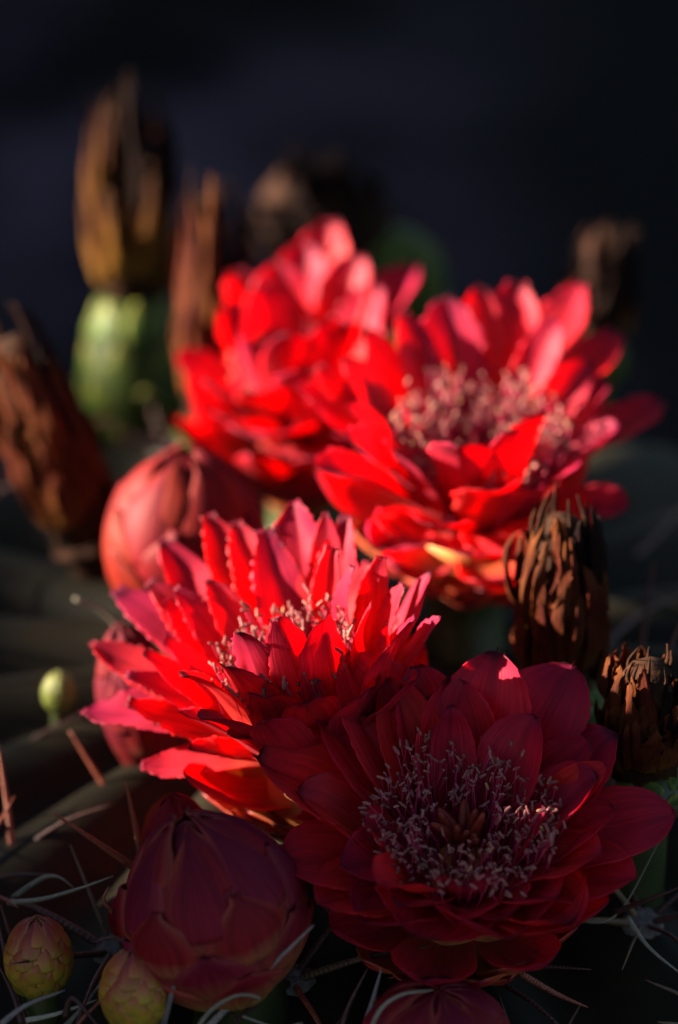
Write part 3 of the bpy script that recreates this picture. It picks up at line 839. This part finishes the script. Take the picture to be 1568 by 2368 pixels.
# ------------------------------------------------------------------ fruits with withered blooms
def fruit(label, fbase, faxis, fh, fr, daxis, dh, dr, mat, seed, ntep=26, top_w=1.0, flare=.25, dark=.9, solid=1.0, smat='fruit_scale', fmat='fruit'):
    R = random.Random(seed)
    P = np.asarray(fbase, float)
    root = thing('cactus_fruit', P, label, 'fruit')
    a, e1, e2 = frame_of(faxis)
    def prof(t):
        return fr * (math.sin(math.pi * (0.12 + 0.76 * t))) ** 0.6
    V, F, UV = lathe(np.zeros(3), a, [(fh * i / 14, prof(i / 14)) for i in range(15)], 26, .02, R)
    link('fruit_body', mesh('fruit_body', V, F, UV), root, mat=M[fmat])
    zb = body_z(P[0], P[1]) - .4
    foot = np.array([P[0], P[1], min(zb, P[2] - .4)]) - P
    V, F, UV = tube(curve_pts([a * .2, foot * .4, foot], 6), [fr * .6] * 7, 12)
    link('stem', mesh('stem', V, F, UV), root, mat=M[fmat])
    for i in range(4):
        for k in range(7):
            an = 2 * math.pi * (k + .5 * (i % 2) + R.uniform(-.1, .1)) / 7
            rd = e1 * math.cos(an) + e2 * math.sin(an)
            t = .12 + .22 * i
            p0 = a * fh * t + rd * prof(t) * .97
            p1 = a * (fh * (t + .22)) + rd * prof(min(1, t + .22)) * 1.06
            V, F, UV = blade(p0, a, p1, nz(p1 - p0), np.cross(a, rd), fr * .26, R, n=10, cup=-.2, crease=0, jag=.04, pw=1.5, wmax=.35, base=.85, tip=.2, nin=rd)
            link('scale', mesh('scale', V, F, UV), root, mat=M[smat])
    # withered bloom
    Q = a * fh * .97
    b, f1, f2 = frame_of(daxis)
    core_prof = [(-.15, dr * .8 * solid), (dh * .3, dr * .72 * solid), (dh * .6, dr * .66 * solid), (dh * .82, dr * .6 * solid), (dh * .93, dr * .35 * solid)]
    V, F, UV = lathe(Q, b, core_prof, 18, .12, R)
    dc = link('withered_bloom', mesh('withered_bloom', V, F, UV), root, mat=M['dry_core'])
    for k in range(ntep):
        an = 2 * math.pi * (k + R.uniform(-.3, .3)) / ntep * 2.0
        lay = k / ntep
        rd = f1 * math.cos(an) + f2 * math.sin(an)
        h0 = dh * (.0 + .42 * lay * R.uniform(.6, 1))
        h1 = dh * min(1.05, (.42 + .62 * lay) * R.uniform(.85, 1.12))
        r0 = dr * (.92 - .25 * lay); r1 = dr * (.95 + flare * R.uniform(-.6, 1.0)) * (1 if lay < .75 else top_w * R.uniform(.55, 1))
        p0 = Q + b * h0 + rd * r0
        sw = np.cross(b, rd) * dr * R.uniform(-.35, .35)
        p1 = Q + b * h1 + rd * r1 + sw
        V, F, UV = blade(p0, b * .8 + rd * .35, p1, b * R.uniform(.5, 1) + rd * R.uniform(-.5, .55), np.cross(b, rd), dr * R.uniform(.16, .32), R, n=22, cup=R.uniform(-.2, 1.0), crease=R.uniform(.05, .25), jag=.28, jag_from=.1, pw=1.3, wmax=.35, base=.75, tip=.06, wave=R.uniform(.15, .42), twist=R.uniform(-.9, .9), thick=.016, nin=-rd, scol=SCOL[[0, 1, 3, 5, 6, 7, 9, 11, 12]])
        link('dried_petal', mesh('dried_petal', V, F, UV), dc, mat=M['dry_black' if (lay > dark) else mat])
    for k in range(9):                       # shrivelled threads at the mouth
        an = R.uniform(0, 6.28); rd = f1 * math.cos(an) + f2 * math.sin(an)
        p0 = Q + b * dh * .75 + rd * dr * .35
        p1 = Q + b * dh * R.uniform(.92, 1.08) + rd * dr * R.uniform(.2, .75)
        V, F, UV = tube(curve_pts([p0, (p0 + p1) / 2 + rd * dr * .2, p1], 7), [.035, .035, .035, .03, .03, .025, .02, .01], 6, flat=.5)
        link('dried_thread', mesh('dried_thread', V, F, UV), dc, mat=M['dry_core'])
    return root

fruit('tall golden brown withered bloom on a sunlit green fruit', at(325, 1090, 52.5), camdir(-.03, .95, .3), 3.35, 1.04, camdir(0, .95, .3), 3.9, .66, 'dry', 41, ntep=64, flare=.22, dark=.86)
fruit('slim red brown withered bloom between golden one and half hidden flower', at(490, 1030, 49.0), camdir(-.05, .95, .3), .6, .6, camdir(.02, .95, .3), 4.1, .5, 'dry_red', 42, ntep=34, smat='dry')
fruit('blackish withered bloom leaning from a dark green fruit at the back', at(985, 720, 56), camdir(-.75, .62, .2), 1.9, 1.1, camdir(-.75, .62, .2), 2.3, 1.2, 'dry_black', 43, ntep=56)
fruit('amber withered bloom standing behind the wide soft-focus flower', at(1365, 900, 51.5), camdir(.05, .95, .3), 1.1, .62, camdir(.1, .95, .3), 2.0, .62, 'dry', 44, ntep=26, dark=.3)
fruit('stout brown withered bloom with a sunlit torn rim under the wide flower', at(1290, 1700, 40.6), camdir(-.02, .95, .3), .8, .72, camdir(-.01, .93, .36), 2.75, .60, 'dry_red', 45, ntep=64, flare=.15)
fruit('short dark withered bloom with pointed tips above a yellow green fruit', at(1480, 1890, 38.6), camdir(0, .93, .36), .75, .66, camdir(.02, .9, .42), 1.75, .56, 'dry_red', 46, ntep=52, flare=.35, fmat='tubeskin')
fruit('dark leaning withered bloom with a glowing red brown tip', at(215, 1290, 46.0), camdir(-.2, .93, .3), .4, .62, camdir(-.34, .92, .28), 3.75, .62, 'dry_red', 47, ntep=60, flare=.12, smat='dry_black', fmat='dry_core')

fruit('tallest brown withered bloom in the added row of three out of view, shading the dark crimson flower', np.array([-9.2, 31.05, 35.4]), nz((0, 0, 1)), 3.6, .85, nz((0, .06, 1)), 5.2, .80, 'dry', 48, ntep=30, flare=.1, solid=1.25)  # added row of three, out of view, shades the crimson flower and purple bud
fruit('middle withered bloom in the added row of three out of view, shading the dark crimson flower', np.array([-8.1, 29.85, 35.2]), nz((0, 0, 1)), 3.4, .85, nz((0, 0, 1)), 5.0, .80, 'dry_red', 49, ntep=30, flare=.1, solid=1.25)
fruit('outermost withered bloom in the added row of three out of view, shading the purple bud', np.array([-9.3, 28.6, 35.0]), nz((0, 0, 1)), 3.0, .85, nz((0, -.04, 1)), 4.8, .84, 'dry_red', 50, ntep=30, flare=.1, solid=1.25)

# ------------------------------------------------------------------ added board fence, out of view; its gap shapes the low sun
def fence():
    X = -200.0
    wood = noise_mat('weathered_board', [(0.3, (0.05, 0.045, 0.04)), (0.7, (0.13, 0.12, 0.105))], scale=2.0, rough=0.85, bump=0.5, stretch=(3, 40, 1))
    root = thing('added_shade_fence', (X, 200, 0), 'added weathered board fence out of view, its gap placed to let low sun reach the cactus', 'fence')
    def box(name, x0, x1, y0, y1, z0, z1):
        V = [(x, y, z) for x in (x0, x1) for y in (y0, y1) for z in (z0, z1)]
        V = np.array(V, float) - np.array([X, 200, 0])
        F = [(0, 1, 3, 2), (4, 6, 7, 5), (0, 4, 5, 1), (2, 3, 7, 6), (0, 2, 6, 4), (1, 5, 7, 3)]
        UV = [(v[2] / 20, v[1] / 100) for v in V]
        link(name, mesh(name, V, F, UV, smooth=False), root, mat=wood)
    edges = [0.0, 18, 36, 54, 72, 90, GAP0]
    for k in range(len(edges) - 1):
        box('board', X - 1 + 0.8 * (k % 2), X + 1 + 0.8 * (k % 2), -60, 520, edges[k] - (0.6 if k else -0.2), edges[k + 1])
    edges = [GAP1, GAP1 + 17, GAP1 + 34, GAP1 + 51, GAP1 + 68]
    for k in range(len(edges) - 1):
        box('board', X - 1 + 0.8 * (k % 2), X + 1 + 0.8 * (k % 2), -60, 520, edges[k] - (0.6 if k else 0), edges[k + 1])
    for y in (-50, 22, 100, 220, 340, 480):
        box('post', X - 9, X - 1.0, y, y + 8, -5, GAP1 + 66)
GAP0, GAP1 = 107.4, 117.0
fence()

# ------------------------------------------------------------------ single spines that can be told apart
def sp(pts, d, r, mat, **kw):
    if not isinstance(d, (list, tuple)):
        d = [d] * len(pts)
    spine([at(x, y, q) for (x, y), q in zip(pts, d)], r, mat, **kw)

sp([(368, 2400), (400, 2290), (455, 2145)], [36.2, 35.8, 35.4], .058, 'sp_grey', n=24)
sp([(470, 2385), (600, 2260), (725, 2140)], [36.4, 35.9, 35.4], .058, 'sp_grey', n=24)
sp([(330, 2020), (230, 1952), (120, 1878)], [38.3, 37.8, 37.3], .06, 'sp_red', n=20)
sp([(328, 1985), (310, 1900), (290, 1808)], [38.8, 38.6, 38.4], .05, 'sp_red', n=16)
sp([(20, 2088), (95, 2080), (180, 2056), (262, 2026)], [38.2, 38, 37.8, 37.6], .065, 'sp_pale', n=20, flat=.6)
sp([(30, 2078), (75, 2045), (108, 2027), (140, 2030), (172, 2055)], [38.5, 38.4, 38.3, 38.2, 38.2], .05, 'sp_pale', n=22, flat=.6)
sp([(0, 2370), (60, 2325), (150, 2290)], [36, 36.0, 36.2], .045, 'sp_grey', n=14)
sp([(140, 2385), (190, 2330), (245, 2258)], [36.2, 36.6, 37], .04, 'sp_pale', n=14)
sp([(60, 2360), (130, 2345), (225, 2312)], [36.4, 36.4, 36.6], .04, 'sp_pale', n=14, flat=.5)
sp([(70, 2280), (30, 2180), (0, 2090)], [37.6, 37.6, 37.6], .05, 'sp_dark', n=14)
sp([(50, 2368), (30, 2300), (-10, 2220)], [36.6, 36.8, 37], .05, 'sp_dark', n=14)
sp([(150, 2350), (170, 2310), (240, 2390)], [36.4, 36.2, 36], .05, 'sp_dark', n=14)
sp([(440, 2400), (490, 2335), (550, 2302), (600, 2308), (585, 2322)], [35.6, 35.5, 35.4, 35.4, 35.5], .032, 'sp_pale', n=24, flat=.5)
sp([(560, 2350), (640, 2375), (700, 2365)], [36, 36, 36], .02, 'sp_pale', n=14)
sp([(785, 2400), (805, 2330), (850, 2240)], [36.2, 36.2, 36.2], .05, 'sp_dark', n=14)
sp([(835, 2400), (860, 2320), (882, 2240)], [36, 36, 36], .05, 'sp_grey', n=14)
sp([(850, 2400), (880, 2335), (930, 2300), (1000, 2290)], [35.6, 35.4, 35.4, 35.5], .035, 'sp_pale', n=20, flat=.5)
sp([(1340, 2130), (1400, 2130), (1450, 2085), (1525, 1945)], [38.2, 38, 38, 38], .04, 'sp_pale', n=22, flat=.5)
sp([(1420, 2110), (1500, 2080), (1590, 2045)], [38, 37.6, 37.4], .045, 'sp_dark', n=14)
sp([(1450, 2120), (1500, 2190), (1585, 2260)], [38, 37.6, 37.2], .04, 'sp_pale', n=16, flat=.5)
sp([(1470, 1590), (1490, 1450), (1512, 1300)], [42, 42, 42], .06, 'sp_dark', n=14)
sp([(1520, 1600), (1550, 1500), (1590, 1400)], [40, 40, 40], .06, 'sp_dark', n=14)
sp([(1390, 1500), (1480, 1420), (1590, 1370)], [44, 44, 44], .05, 'sp_grey', n=14)
sp([(1400, 1330), (1500, 1260), (1590, 1160)], [47, 47, 47], .06, 'sp_grey', n=14)
sp([(300, 1640), (285, 1480), (240, 1415), (172, 1384)], [43.4, 42.6, 42.2, 42.0], .06, 'sp_pale', n=18, flat=.6, r1=.03)
sp([(310, 1920), (230, 1800), (160, 1690)], [41, 41, 41], .06, 'sp_red', n=14)
sp([(30, 1990), (15, 1850), (-10, 1700)], [40, 40, 40], .06, 'sp_red', n=14)
sp([(260, 2110), (240, 2080), (252, 2050)], [37.5, 37.4, 37.4], .035, 'sp_red', n=12)
sp([(330, 2210), (270, 2170), (215, 2180)], [37, 37, 37], .04, 'sp_dark', n=12)
sp([(60, 1960), (150, 1900), (260, 1860)], [40, 40, 40], .05, 'sp_dark', n=12)
sp([(0, 1760), (110, 1690), (200, 1650)], [42, 42, 42], .05, 'sp_dark', n=12)
sp([(1200, 2250), (1290, 2300), (1360, 2330)], [37, 37, 37], .05, 'sp_red', n=12)
sp([(395, 620), (390, 530), (385, 440)], [52, 52, 52], .05, 'sp_dark', n=10)
